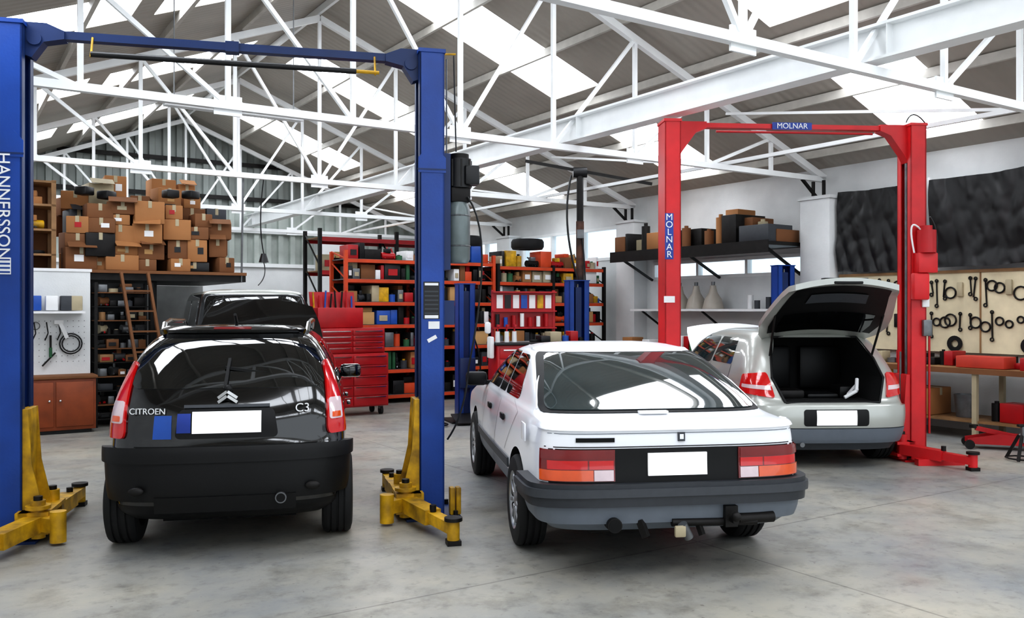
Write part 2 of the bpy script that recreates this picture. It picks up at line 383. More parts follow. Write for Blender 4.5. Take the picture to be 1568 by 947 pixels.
# ======================= white liftback
def white_lift():
    b=B('liftback_car'); L=4.71
    tab=[(.30,.80,.12,4.58,.3),(.36,.85,.06,4.66,.3),(.45,.875,.05,4.7,.28),(.60,.885,.06,4.70,.26),(.75,.88,.07,4.6,.24),(.85,.87,.07,4.2,.24),(.93,.855,.075,3.75,.24),(.952,.845,.11,3.6,.26),(.972,.835,.40,3.4,.34),(1.0,.81,.47,3.3,.36),(1.1,.775,.70,3.1,.38),(1.2,.735,.95,2.88,.40),(1.3,.685,1.24,2.62,.40),(1.35,.645,1.43,2.45,.40),(1.38,.58,1.62,2.3,.38),(1.40,.46,1.8,2.15,.2),(1.41,.3,1.88,2.08,.1)]
    S=Surf(tab,L,4.0,.05)
    body(b,S,lambda c: ltgry if c.z<.46 else whitepaint,(1.0,3.72),.32,levels=60)
    rear(b,S,-.785,.785,.988,-.63,.63,1.345,blkplas,.006,.14,.04,28,12)
    rear(b,S,-.745,.745,1.002,-.59,.59,1.335,glass2,.012,.14,.04,28,12)
    rear(b,S,-.80,.80,.60,-.80,.80,.815,blkplas,.004,nv=4)
    for sg in(1,-1):
        def cc(x0,y1,z0,z1,mm,of,xo=None):
            a=sg*S.dx(x0,z0); c=sg*(S.dy(y1,z0) if xo is None else S.dx(xo,z0)); 
            q=[(a,z0),(c,z0),(c,z1),(a,z1)]
            if sg<0: q=[q[1],q[0],q[3],q[2]]
            patch(b,S,q,of,mm,12,5)
        cc(.40,.20,.615,.81,darkred,.014)
        cc(.41,.19,.75,.803,darkred,.02)
        cc(.41,0,.69,.745,darkred,.02,.80)
        cc(.41,0,.62,.685,clrlens,.02,.53); cc(.535,.19,.62,.685,orglens,.021)
        cc(.41,0,.69,.745,redlens,.022,.56); cc(.57,0,.69,.745,redlens,.021,.80)
    rear(b,S,-.19,.19,.645,-.19,.19,.785,platew,.02)
    rear(b,S,-.86,.86,.925,-.85,.85,.95,whitepaint,.02,nu=40,nv=3)
    rear(b,S,-.80,.80,.905,-.80,.80,.909,ltgry,.005,nv=1,skirt=False)
    rear(b,S,-.82,.82,.822,-.82,.82,.828,dark,.004,nv=1,skirt=False)
    rear(b,S,-.64,-.40,.856,-.64,-.40,.882,dark,.007,nv=1)
    rear(b,S,.005,.05,.855,.005,.05,.91,gryplas,.012,nv=2); rear(b,S,.015,.04,.868,.015,.04,.898,chrome,.015,nv=2)
    b.box((-.04,.43,.995),(.20,.05,.02),label,bev=.004)
    e=S.dy(.60,.5)
    patch(b,S,[(-e,.47),(e,.47),(e,.605),(-e,.605)],.075,bumpb,60,6,.01,.2)
    patch(b,S,[(-e,.525),(e,.525),(e,.575),(-e,.575)],.092,gryplas,60,4,.01,.3)
    patch(b,S,[(-e+.12,.37),(e-.12,.37),(e,.475),(-e,.475)],.04,ltgry,60,4)
    b.bb(-.45,.45,.35,4.0,.26,.34,dark)
    b.cyl((-.42,-.02,.36),(-.42,.5,.36),.045,dsteel,n=18); b.cyl((-.42,-.021,.36),(-.42,-.024,.36),.038,dark)
    b.cyl((-.52,.25,.34),(-.1,.3,.34),.085,dsteel)
    b.cyl((-.05,.02,.36),(.5,.02,.35),.025,dsteel); b.bb(.28,.36,-.03,.1,.33,.46,dsteel)
    b.cyl((.32,-.1,.38),(.32,-.02,.38),.02,dsteel); b.sph((.32,-.1,.41),(.03,.03,.03),dsteel)
    b.cyl((.38,.02,.37),(.62,.04,.37),.035,dsteel); b.cyl((.0,-.03,.36),(.05,-.01,.27),.03,steel); b.box((-.02,-.05,.32),(.07,.03,.07),beige,bev=.01)
    b.bar((-.25,.03,.38),(-.22,0,.28),.04,.04,dsteel); b.bar((.12,.03,.36),(.14,0,.28),.03,.03,dsteel)
    b.cyl((-.7,1.0,.315),(.7,1.0,.315),.05,dsteel)
    sidewin(b,S,1.30,1.95,1.0,1.55,1.95,1.32,glass,rv=.2,ru=.1)
    sidewin(b,S,2.0,2.30,1.0,2.0,2.30,1.335,glass); sidewin(b,S,2.35,3.15,1.0,2.35,2.62,1.335,glass)
    windscreen(b,S,1.01,1.34,glass2)
    for sg in(1,-1):
        line(b,S,S.dy(2.32,.36,sg),.36,S.dy(2.32,.99,sg),.99); line(b,S,S.dy(1.55,.5,sg),.6,S.dy(1.45,.99,sg),.99)
        line(b,S,S.dy(3.2,.36,sg),.36,S.dy(3.2,.99,sg),.99)
        a=S.dy(1.35,.55,sg);c=S.dy(3.35,.55,sg)
        q=[(a,.49),(c,.49),(c,.56),(a,.56)]
        if sg<0: q=[q[1],q[0],q[3],q[2]]
        patch(b,S,q,.015,gryplas,20,3)
        q=[S.P(S.dy(y,z,sg),z)+Vector((sg*.006,0,0)) for y,z in((.66,1.0),(.98,1.15),(1.35,1.31),(1.7,1.36),(2.3,1.365),(2.6,1.31),(3.25,1.0))]
        b.tube(q,.009,whitepaint)
        for y in(1.65,2.45): b.box((sg*.885,y,.84),(.02,.15,.05),blkplas,bev=.008)
        b.box((sg*.882,.62,.86),(.012,.14,.12),whitepaint,bev=.005)
        mirror_(b,.84,3.0,1.03,blkplas,sg)
        for y in(1.0,3.72): wheel(b,sg*.795,y,.32,.20,sg,spokes=9)
    return b.finish(T(1.04,5.44)@RZ(8.5))
# ======================= silver hatch with open tailgate
def silver_hatch():
    b=B('hatchback_car'); L=4.2
    tab=[(.2,.78,.12,4.08,.35),(.35,.85,.03,4.18,.4),(.55,.88,.0,4.2,.4),(.66,.885,.02,4.16,.4),(.72,.885,.08,4.1,.4),(.9,.875,.14,3.8,.4),(1.0,.85,.2,3.35,.4),(1.08,.82,.26,3.15,.4),(1.2,.77,.36,2.95,.4),(1.34,.69,.5,2.6,.4),(1.41,.60,.62,2.35,.4),(1.445,.48,.8,2.1,.35),(1.457,.3,1.1,1.8,.3)]
    S=Surf(tab,L,3.4,.07)
    def ex(cb):
        sec=[(-.50,.70),(.50,.70),(.60,.95),(.56,1.15),(.47,1.37),(-.47,1.37),(-.56,1.15),(-.60,.95)]
        a=[cb.verts.new((x,-.5,z)) for x,z in sec]; c=[cb.verts.new((x*.96,1.25,z)) for x,z in sec]
        cb.faces.new(a); cb.faces.new(c[::-1]); n=len(sec)
        for i in range(n): cb.faces.new((a[i],a[(i+1)%n],c[(i+1)%n],c[i]))
    body(b,S,lambda c: gryplas if c.z<.27 else silver,(.78,3.4),.315,extra=ex)
    b.bb(-.5,.5,.35,1.2,.60,.705,dark)
    for x,w,h,m in((-.3,.3,.10,dsteel),(.05,.35,.06,blkplas),(.33,.2,.14,blkplas)): b.box((x,.6,.70+h/2),(w,.3,h),m,bev=.03)
    b.tube([(.3,.4,.75),(.38,.38,.85),(.42,.45,.80)],.02,label); b.tube([(.22,.3,.73),(.35,.3,.80),(.4,.4,.92)],.02,label)
    for x in(-.3,.3): b.box((x,1.2,1.0),(.5,.1,.5),blkplas,bev=.04)
    sec=[(-.50,.70),(.50,.70),(.60,.95),(.56,1.15),(.47,1.37),(-.47,1.37),(-.56,1.15),(-.60,.95),(-.50,.70)]
    b.tube([(x,S.P(S.dx(x,z),z).y-.005,z) for x,z in sec],.014,blkplas)
    e=S.dy(.40,.5)
    patch(b,S,[(-e,.30),(e,.30),(e,.44),(-e,.44)],.035,ltgry,50,4,.01,.2)
    patch(b,S,[(-e,.45),(e,.45),(e,.66),(-e,.66)],.03,silver,50,6,.01,.2)
    rear(b,S,-.34,.34,.47,-.34,.34,.63,blkplas,.034,.2,.04); rear(b,S,-.21,.21,.48,-.21,.21,.62,platew,.044)
    for sg in(1,-1):
        q=[(sg*S.dx(.59,.74),.74),(sg*S.dy(.52,.78),.80),(sg*S.dy(.50,.99),.97),(sg*S.dx(.64,.99),1.0)]
        if sg<0: q=[q[1],q[0],q[3],q[2]]
        patch(b,S,q,.016,redlens,12,8,.06,.12)
        q=[(sg*S.dx(.62,.80),.82),(sg*S.dy(.42,.80),.84),(sg*S.dy(.42,.85),.875),(sg*S.dx(.63,.85),.865)]
        if sg<0: q=[q[1],q[0],q[3],q[2]]
        patch(b,S,q,.021,clrlens,8,3)
        b.cyl((sg*.56,.4,1.17),(sg*.585,.12,1.70),.012,dsteel)
        mirror_(b,.82,2.85,1.06,silver,sg)
        line(b,S,S.dy(1.75,.35,sg),.35,S.dy(1.75,1.05,sg),1.05)
        line(b,S,S.dy(1.05,.65,sg),.65,S.dy(.95,1.05,sg),1.05)
        for y in(.78,3.4): wheel(b,sg*.775,y,.315,.205,sg)
    sidewin(b,S,.95,1.70,1.05,1.10,1.70,1.345,glass2); sidewin(b,S,1.77,2.85,1.03,1.77,2.45,1.345,glass2)
    windscreen(b,S,1.09,1.40,glass2)
    pr=[(.62,1.435,.56),(.45,1.50,.66),(.30,1.58,.70),(.14,1.69,.68),(.0,1.80,.64),(-.12,1.89,.60),(-.24,1.95,.57),(-.32,1.965,.53)]
    def gate(th,u0,u1,k0,k1,m):
        vs=[];NU=14
        for k in range(k0,k1+1):
            y,z,w=pr[k]
            for i in range(NU+1):
                u=u0+(u1-u0)*i/NU
                vs.append((u*w,y+.03*u*u,z+th-.07*u*u))
        n=NU+1
        return vs,[(j*n+i,j*n+i+1,(j+1)*n+i+1,(j+1)*n+i) for j in range(k1-k0) for i in range(NU)]
    NP=len(pr)-1
    for th,m in((.03,silver),(-.03,silver)):
        vs,fs=gate(th,-1,1,0,NP,m); b.add(vs,fs,m,None,True)
    top,_=gate(.03,-1,1,0,NP,0); bot,_=gate(-.03,-1,1,0,NP,0); n=15
    idx=list(range(n))+[k*n+n-1 for k in range(1,NP+1)]+[NP*n+i for i in range(n-2,-1,-1)]+[k*n for k in range(NP-1,0,-1)]
    N=len(idx); b.add([top[i] for i in idx]+[bot[i] for i in idx],[(i,(i+1)%N,N+(i+1)%N,N+i) for i in range(N)],silver,None,True)
    vs,fs=gate(-.036,-.86,.86,1,6,0); b.add(vs,fs,blkplas,None,True)
    vs,fs=gate(-.042,-.72,.72,1,3,0); b.add(vs,fs,glass,None,True)
    vs,fs=gate(.036,-.84,.84,1,4,0); b.add(vs,fs,glass,None,True)
    vs,fs=gate(-.05,-.5,.5,4,5,0); b.add(vs,fs,gryplas,None,True)
    b.box((0,-.30,1.945),(.3,.05,.03),blkplas,bev=.01); b.box((0,-.22,1.985),(.45,.1,.02),blkplas,bev=.006)
    vs=[];NU=12
    for k in range(6):
        y=3.12+.85*k/5; z=1.0+.47*k/5+.04*math.sin(k/5*3.14); w=.68-.08*(k/5)**3
        for i in range(NU+1):
            u=-1+2*i/NU; vs.append((u*w,y-.06*u*u*k/5,z-.06*u*u))
    b.add(vs,[(j*13+i,j*13+i+1,(j+1)*13+i+1,(j+1)*13+i) for j in range(5) for i in range(NU)],whitepaint,None,True)
    b.cyl((-.7,.78,.3),(.7,.78,.3),.05,dsteel); b.bb(-.4,.4,.3,3.8,.17,.24,dark)
    b.sph((-.2,.4,.27),(.2,.2,.08),dsteel); b.cyl((-.35,.0,.27),(-.35,.3,.27),.025,steel)
    return b.finish(T(3.36,9.15)@RZ(2.5))
# ======================= van in the back
def van():
    b=B('parked_van'); L=4.4
    tab=[(.25,.78,.08,4.3,.25),(.5,.85,.0,4.4,.25),(.8,.86,.02,4.35,.25),(1.0,.85,.03,4.1,.25),(1.15,.84,.05,3.6,.25),(1.3,.82,.07,3.35,.25),(1.6,.77,.12,3.0,.25),(1.85,.72,.18,2.7,.25),(1.93,.66,.25,2.5,.25),(1.96,.4,.5,2.2,.2)]
    S=Surf(tab,L,4,.04)
    body(b,S,lambda c:silver if c.z>1.89 else vanpaint,(.8,3.5),.33)
    rear(b,S,-.72,.72,1.25,-.64,.64,1.86,glass,.008,.12,.04)
    sidewin(b,S,.4,1.4,1.3,.45,1.4,1.8,glass); sidewin(b,S,1.5,3.1,1.25,1.5,2.8,1.8,glass)
    windscreen(b,S,1.25,1.85,glass)
    rear(b,S,-.8,.8,.35,-.8,.8,.55,gryplas,.05); rear(b,S,-.25,.25,.7,-.25,.25,.82,label,.01)
    for sg in(1,-1):
        q=[(sg*S.dx(.72,.9),.9),(sg*S.dy(.15,.9),.9),(sg*S.dy(.15,1.2),1.2),(sg*S.dx(.70,1.2),1.2)]
        if sg<0: q=[q[1],q[0],q[3],q[2]]
        patch(b,S,q,.012,redlens,6,5)
        mirror_(b,.83,3.2,1.3,blkplas,sg)
        for y in(.8,3.5): wheel(b,sg*.74,y,.33,.2,sg)
    return b.finish(T(-3.50,12.1)@RZ(24))
black_hatch(); white_lift(); silver_hatch(); van()
# ======================= two post lifts
def lift(kind,M,half,H):
    b=B('two_post_vehicle_lift')
    c1,c2=(blue,blued) if kind=='b' else (redm,redm)
    arm=yellow if kind=='b' else redm
    hw=.10 if kind=='b' else .088
    for sg in(-1,1):
        x=sg*half; i=-sg
        b.bb(x+sg*hw,x+sg*(hw-.015),-.15,.15,0,H,c1)
        b.bb(x-hw,x+hw,-.15,-.135,0,H,c1); b.bb(x-hw,x+hw,.135,.15,0,H,c1)
        b.bb(x+i*hw,x+i*(hw-.012),-.15,-.07,0,H,c2); b.bb(x+i*hw,x+i*(hw-.012),.07,.15,0,H,c2)
        b.bb(x-.03,x+.03,-.12,.12,.1,H-.2,c2)
        b.bb(x-hw-.01,x+hw+.01,-.16,.16,H-.02,H+.01,c1)
        if kind=='b':
            b.prism([(x-.112,-.157,2.78),(x+.112,-.157,2.78),(x+.112,-.157,2.90),(x+.05,-.157,2.97),(x-.05,-.157,2.97),(x-.112,-.157,2.90)],(0,.007,0),c1)
            b.bb(x-.115,x+.115,-.16,-.15,2.80,2.812,c2)
        b.bb(x-.22,x+.22,-.27,.27,0,.02,c2)
        for a in(-.18,.18):
            for c in(-.22,.22): b.cyl((x+a,c,0),(x+a,c,.06),.018,dsteel)
        b.cyl((x+i*.06,0,.3),(x+i*.06,0,H-.15),.02,steel)
        cx=x+i*.10
        b.bb(cx-.035,cx+.035,-.11,.11,.12,.95,arm,None,.008)
        for sy in(-.135,.12): b.prism([(cx+i*.035,sy,.95),(cx+i*.06,sy,.55),(cx+i*.13,sy,.24),(cx+i*.15,sy,.10),(cx-i*.03,sy,.10),(cx-i*.03,sy,.95)],(0,.015,0),arm)
        b.bb(cx-i*.0,cx+i*.20,-.25,.25,.06,.09,arm); b.bb(cx-i*.0,cx+i*.20,-.25,.25,.19,.22,arm)
        b.bb(cx-i*.02,cx+i*.06,-.25,.25,.06,.22,arm)
        for sy in(-1,1):
            p=Vector((cx+i*.12,sy*.20,.14))
            if kind=='b': q=Vector((cx-i*.12 if sy<0 else cx+i*.14,sy*1.0,.12))
            else: q=Vector((x+sg*.22 if sy<0 else cx+i*.35,sy*.8,.10))
            b.cyl((p.x,p.y,.03),(p.x,p.y,.30),.05,arm,n=18); b.cyl((p.x,p.y,.30),(p.x,p.y,.33),.03,dsteel)
            d=(q-p); mid=p+d*.6
            b.bar(p,mid,.13,.11,arm); b.bar(mid-d*.1,q,.09,.08,arm)
            b.cyl((q.x,q.y,.03),(q.x,q.y,.17),.045,arm); b.cyl((q.x,q.y,.17),(q.x,q.y,.195),.065,dsteel,n=18)
            b.cyl((mid.x,mid.y,.17),(mid.x,mid.y,.22),.025,dsteel); b.bb(q.x-.05,q.x+.05,q.y-.05,q.y+.05,.0,.035,dsteel)
            if kind=='b' and sy<0:
                r=p+Vector((i*.16,-.12,0)); b.bar(p,r,.10,.10,arm); b.cyl((r.x,r.y,.02),(r.x,r.y,.24),.055,arm,n=18)
                b.lathe([(.19,.05),(.19,.085),(.215,.085),(.215,.05)],T(p.x,p.y,.05),arm,18)
        if kind=='b':
            for dx_ in(.16,.21): b.bb(x+sg*dx_-.02,x+sg*dx_+.02,-.2,-.12,.02,.24,yellow,None,.01)
        else:
            b.bb(x-.2,x+.32,-.5,-.42,.0,.07,redm); b.bb(x+.14,x+.2,-.45,.3,.0,.06,redm)
    if kind=='b':
        for sg in(-1,1):
            x=sg*half;i=-sg
            b.prism([(x+i*.09,-.06,H-.22),(x+i*.09,-.06,H+.02),(x+i*.24,-.06,H+.02),(x+i*.36,-.06,H-.03),(x+i*.36,-.06,H-.09),(x+i*.22,-.06,H-.12),(x+i*.14,-.06,H-.24)],(0,.12,0),c2)
            b.cyl((x+i*.16,-.075,H-.1),(x+i*.16,.075,H-.1),.05,c2,n=20)
        b.bb(-half+.3,half-.3,-.04,.04,H-.085,H-.025,c2)
        b.bb(-.05,.05,-.05,.05,H-.095,H-.015,blued)
        b.cyl((-half+.55,-.1,H-.20),(half-.6,-.1,H-.20),.022,lblblk); b.cyl((half-.6,-.1,H-.20),(half-.42,-.1,H-.20),.014,yellow)
        for x in(-half+.55,half-.45): b.cyl((x,-.1,H-.22),(x,-.04,H-.06),.008,yellow)
        x=half
        b.bb(x-.07,x+.06,-.1535,-.15,1.60,1.90,lblblk); b.bb(x-.06,x+.05,-.1545,-.153,1.87,1.89,label)
        for k in range(6): b.bb(x-.06,x+.05,-.1545,-.153,1.64+k*.035,1.652+k*.035,gryplas)
        b.bb(x-.06,x+.05,-.1545,-.153,1.605,1.63,label)
        b.bb(x-.03,x+.06,-.154,-.15,1.52,1.58,label); b.box((x,-.152,1.44),(.08,.004,.03),label,rot=Matrix.Rotation(-.5,4,'Y'))
        b.text('HANNERSSON',.118,(-half-.02,-.155,2.42),(0,0,-1),(1,0,0),label,None,.006)
        b.bb(-half-.085,-half+.03,-.156,-.15,1.93,2.05,label)
        for k in range(4): b.bb(-half-.08,-half+.025,-.158,-.155,1.94+k*.03,1.953+k*.03,blue)
        dz=.18
        b.bb(x+.10,x+.16,-.1,.1,2.0,2.95,c2)
        b.cyl((x+.25,.0,2.50+dz),(x+.25,.0,2.74+dz),.10,lblblk,n=22); b.cyl((x+.25,0,2.74+dz),(x+.25,0,2.78+dz),.08,dsteel,n=22)
        for k in range(8):
            a=k*math.pi/4; b.bb(x+.25+.1*math.cos(a)-.006,x+.25+.1*math.cos(a)+.006,.1*math.sin(a)-.006,.1*math.sin(a)+.006,2.51+dz,2.73+dz,dsteel)
        b.box((x+.25,0,2.44+dz),(.16,.16,.12),dsteel,bev=.01); b.box((x+.34,-.06,2.60+dz),(.12,.12,.16),lblblk,bev=.015)
        b.lathe([(2.06,.001),(2.06,.08),(2.09,.10),(2.50,.10),(2.56,.08),(2.58,.04)],T(x+.24,0,0),tank,24)
        for z in(2.2,2.45): b.ring((x+.24,0,z),.102,.006,steel,ax='z')
        b.curve((x+.30,-.1,2.6),(x+.55,-.05,2.3),(x+.33,0,1.2),.008,lblblk); b.curve((x+.33,0,1.2),(x+.3,0,.8),(x+.15,0,.6),.008,lblblk)
        b.tube([(x+.13,-.08,H-.05),(x+.13,-.08,2.8)],.006,steel); b.tube([(x+.2,-.02,H),(x+.22,-.02,2.98)],.006,lblblk)
        b.tube([(x-.1,0,H-.0),(x+.22,0,H+.02)],.008,yellow)
        b.bb(x+.10,x+.2,-.06,.06,1.55,1.75,c2)
    else:
        for sg in(-1,1):
            x=sg*half;i=-sg
            b.prism([(x+i*.08,-.07,H-.42),(x+i*.08,-.07,H),(x+i*.40,-.07,H),(x+i*.40,-.07,H-.07),(x+i*.28,-.07,H-.12),(x+i*.12,-.07,H-.34)],(0,.14,0),redm)
        b.bb(-half+.3,half-.3,-.05,.05,H-.06,H-.01,redm)
        b.cyl((-half+.5,-.08,H-.11),(half-.5,-.08,H-.11),.013,redt)
        b.bb(-.25,.2,-.07,-.06,H-.075,H+.005,lblblue); b.text('MOLNAR',.085,(-.025,-.073,H-.036),(1,0,0),(0,0,1),label)
        b.bb(-half-.088,-half+.005,-.155,-.15,2.22,2.72,lblblue)
        for k,ch in enumerate('MOLNAR'): b.text(ch,.10,(-half-.042,-.158,2.675-k*.081),(1,0,0),(0,0,1),label)
        x=half
        b.bb(x-.06,x+.16,-.26,-.15,2.08,2.30,redm,None,.01); b.cyl((x+.05,-.22,2.30),(x+.05,-.22,2.55),.10,redt,n=22); b.cyl((x+.05,-.22,2.55),(x+.05,-.22,2.60),.06,redt,n=18)
        b.bb(x-.1,x+.08,-.24,-.15,1.78,2.08,redm,None,.02)
        b.curve((x-.08,-.2,2.3),(x-.18,-.2,2.75),(x+.0,-.2,2.55),.01,label); b.curve((x+.12,-.2,2.1),(x+.25,-.2,2.5),(x+.1,-.2,2.7),.01,lblblk)
        b.bb(x+.03,x+.11,-.18,-.15,1.7,1.83,label,None,.01); b.bb(x+.03,x+.13,-.2,-.15,1.38,1.56,steel,None,.01)
        b.cyl((x+.11,-.17,1.5),(x+.11,-.17,.3),.012,redt); b.cyl((x-.13,0,.3),(x-.13,0,1.2),.012,steel)
        b.curve((x-.12,-.1,H+.02),(x-.05,-.1,H+.2),(x+.1,-.1,H+.02),.008,lblblk)
        b.bb(-half-.1,-half+.02,-.155,-.15,1.75,1.82,label)
    return b.finish(M)
lift('b',T(-2.18,6.875)@RZ(14.04),1.546,3.77)
lift('r',T(3.12,9.83)@RZ(4.6),1.39,3.74)
# ======================= ROOM (building frame s,t)
ZR=lambda s:6.6-.39*abs(s-5.2)
S0,S1,T0,T1=-1.6,12.0,-5.0,23.5
TR=(-.1,4.72,9.1,13.7,18.3,22.9)
def floormat():
    m=bpy.data.materials.new('concrete_floor'); m.use_nodes=True; nt=m.node_tree; p=nt.nodes['Principled BSDF']
    N=nt.nodes.new; LK=nt.links.new; tc=N('ShaderNodeTexCoord')
    def nz(sc_,det,ro=.6,off=(0,0,0)):
        mp=N('ShaderNodeMapping'); mp.inputs['Location'].default_value=off; LK(tc.outputs['Object'],mp.inputs['Vector'])
        a=N('ShaderNodeTexNoise'); a.inputs['Scale'].default_value=sc_; a.inputs['Detail'].default_value=det; a.inputs['Roughness'].default_value=ro; LK(mp.outputs['Vector'],a.inputs['Vector']); return a
    def ramp(src,p0,c0,p1,c1):
        r=N('ShaderNodeValToRGB'); e=r.color_ramp.elements; e[0].position=p0; e[0].color=c0; e[1].position=p1; e[1].color=c1; LK(src,r.inputs['Fac']); return r.outputs['Color']
    def mul(a,b_,f):
        x=N('ShaderNodeMix'); x.data_type='RGBA'; x.blend_type='MULTIPLY'; x.inputs[0].default_value=f; LK(a,x.inputs[6]); LK(b_,x.inputs[7]); return x.outputs[2]
    W=(1,1,1,1); a=nz(.5,9,.68)
    c=ramp(a.outputs['Fac'],.3,L3((124,128,132)),.72,L3((180,174,158)))
    c=mul(c,ramp(nz(9,8).outputs['Fac'],.30,(.5,.5,.5,1),.46,W),.6)
    c=mul(c,ramp(nz(2.3,6,.7,(5,3,0)).outputs['Fac'],.34,(.5,.48,.45,1),.5,W),.55)
    c=mul(c,ramp(nz(26,3,.5,(1,8,0)).outputs['Fac'],.27,(.25,.24,.22,1),.31,W),.6)
    br=N('ShaderNodeTexBrick'); br.offset=0; br.inputs['Scale'].default_value=1; br.inputs['Brick Width'].default_value=4.6; br.inputs['Row Height'].default_value=4.6; br.inputs['Mortar Size'].default_value=.009
    br.inputs['Color1'].default_value=W; br.inputs['Color2'].default_value=(.95,.95,.95,1); br.inputs['Mortar'].default_value=(.45,.45,.45,1)
    LK(tc.outputs['Object'],br.inputs['Vector'])
    c=mul(c,br.outputs['Color'],.7); LK(c,p.inputs['Base Color'])
    rr=N('ShaderNodeMapRange'); rr.inputs['From Min'].default_value=.3; rr.inputs['From Max'].default_value=.7; rr.inputs['To Min'].default_value=.28; rr.inputs['To Max'].default_value=.6; LK(nz(1.5,6,.6,(9,1,0)).outputs['Fac'],rr.inputs['Value']); LK(rr.outputs['Result'],p.inputs['Roughness'])
    return m
b=B('floor'); b.bb(S0-.2,S1+.2,T0,T1+.2,-.15,0,floormat()); b.finish(MBL)
def roofmat():
    m=mat('roof_sheet',(164,158,149),.65,0,.1,1.2); nt=m.node_tree; p=nt.nodes['Principled BSDF']
    tc=nt.nodes.new('ShaderNodeTexCoord'); w=nt.nodes.new('ShaderNodeTexWave'); w.bands_direction='Y'; w.inputs['Scale'].default_value=2.2
    nt.links.new(tc.outputs['Object'],w.inputs['Vector']); bp=nt.nodes.new('ShaderNodeBump'); bp.inputs['Strength'].default_value=.35; bp.inputs['Distance'].default_value=.02
    nt.links.new(w.outputs['Fac'],bp.inputs['Height']); nt.links.new(bp.outputs['Normal'],p.inputs['Normal']); return m
rm=roofmat(); sky=mat('skylight_sheet',(242,247,255),.5,0,.02,2,emit=7.6)
def slab(b,s0,s1,t0,t1,th,m,dz=0):
    v=[(s,t,ZR(s)+dz+h) for h in(0,th) for s,t in((s0,t0),(s1,t0),(s1,t1),(s0,t1))]
    b.add(v,[(3,2,1,0),(4,5,6,7),(0,1,5,4),(1,2,6,5),(2,3,7,6),(3,0,4,7)],m)
cb=B('ceiling'); kb=B('skylight')
cs=[-2.3+4.6*k for k in range(6)]; prev=T0
for c in cs:
    a,d=c-.6,c+.6; d=min(d,T1)
    for (x0,x1) in((S0-.2,5.2),(5.2,S1+.2)): slab(cb,x0,x1,prev,a,.06,rm)
    for q in((S0-.2,-.9),(2.05,2.35),(4.75,5.2),(5.2,5.65),(8.75,9.35),(11.6,S1+.2)): slab(cb,q[0],q[1],a,d,.06,rm)
    for q in((-.9,2.05),(2.35,4.75),(5.65,8.75),(9.35,11.6)): slab(kb,q[0]+.003,q[1]-.003,a+.003,d-.003,.03,sky,.01)
    prev=d
for (x0,x1) in((S0-.2,5.2),(5.2,S1+.2)): slab(cb,x0,x1,prev,T1+.2,.06,rm)
cb.finish(MBL); kb.finish(MBL)
b=B('roof_purlins'); pur=mat('purlin_grey',(184,180,172),.6)
for k in range(-5,6):
    s=5.2+k*1.25 if k else 5.2
    b.bb(s-.025,s+.025,T0,T1,ZR(s)-.13,ZR(s)-.015,pur if k else white)
b.finish(MBL)
def truss(t,end=False):
    b=B('roof_truss'); zb=3.75; n=10; ss=[S0+(S1-S0)*i/n for i in range(n+1)]
    top=lambda s:max(zb+.02,ZR(s)-.20)
    b.bar((S0,t,zb),(S1-.1,t,zb),.08,.08,white)
    b.bar((S0,t,top(S0)),(5.2,t,top(5.2)),.08,.10,white); b.bar((5.2,t,top(5.2)),(S1-.1,t,top(S1)),.08,.10,white)
    for i in range(1,n):
        s=ss[i]; b.bar((s,t,zb),(s,t,top(s)),.05,.05,white)
    for i in range(1,n):
        if i<5: b.bar((ss[i],t,top(ss[i])),(ss[i+1],t,zb),.045,.045,white)
        if i>5: b.bar((ss[i],t,top(ss[i])),(ss[i-1],t,zb),.045,.045,white)
    for s in(ss[3],ss[5],ss[7]): b.box((s,t,zb),(.28,.02,.2),white)
    b.finish(MBL)
for t in TR: truss(t)
b=B('steel_beam'); s=6.9
b.bb(s-.1,s+.1,T0,T1-.1,3.84,3.865,white); b.bb(s-.1,s+.1,T0,T1-.1,4.13,4.155,white); b.bb(s-.012,s+.012,T0,T1-.1,3.86,4.135,white)
for t in TR: b.bb(s-.09,s+.09,t-.15,t-.14,3.86,4.13,white)
b.finish(MBL)
b=B('roof_bracing')
for t in(4.72,9.1,13.7,18.3):
    for s in(9.7,): b.bar((s,t,3.78),(s,t+4.4,ZR(s)-.3),.035,.035,white)
for s in(9.7,): b.bar((s,-.1,3.82),(s,22.9,3.82),.05,.05,white)
b.finish(MBL)
def wallh(b,t0,t1,z0,z1,holes,m):
    te=sorted({t0,t1,*[h[0] for h in holes],*[h[1] for h in holes]}); ze=sorted({z0,z1,*[h[2] for h in holes],*[h[3] for h in holes]})
    for a,c in zip(te[:-1],te[1:]):
        for d,e in zip(ze[:-1],ze[1:]):
            tm,zm=(a+c)/2,(d+e)/2
            if any(h[0]<tm<h[1] and h[2]<zm<h[3] for h in holes): continue
            b.bb(S1,S1+.2,a,c,d,e,m)
holes=[(14.3,17.9,2.75,3.4),(18.7,22.5,2.75,3.4),(9.6,13.2,2.28,2.58)]
b=B('wall_right'); wallh(b,T0,T1,0,3.96,holes,wallw); b.finish(MBL)
wg=bpy.data.materials.new('window_glass'); wg.use_nodes=True; nt=wg.node_tree; p=nt.nodes['Principled BSDF']
p.inputs['Transmission Weight'].default_value=1; p.inputs['Roughness'].default_value=.02; p.inputs['IOR'].default_value=1.05; p.inputs['Base Color'].default_value=(.85,.95,1,1)
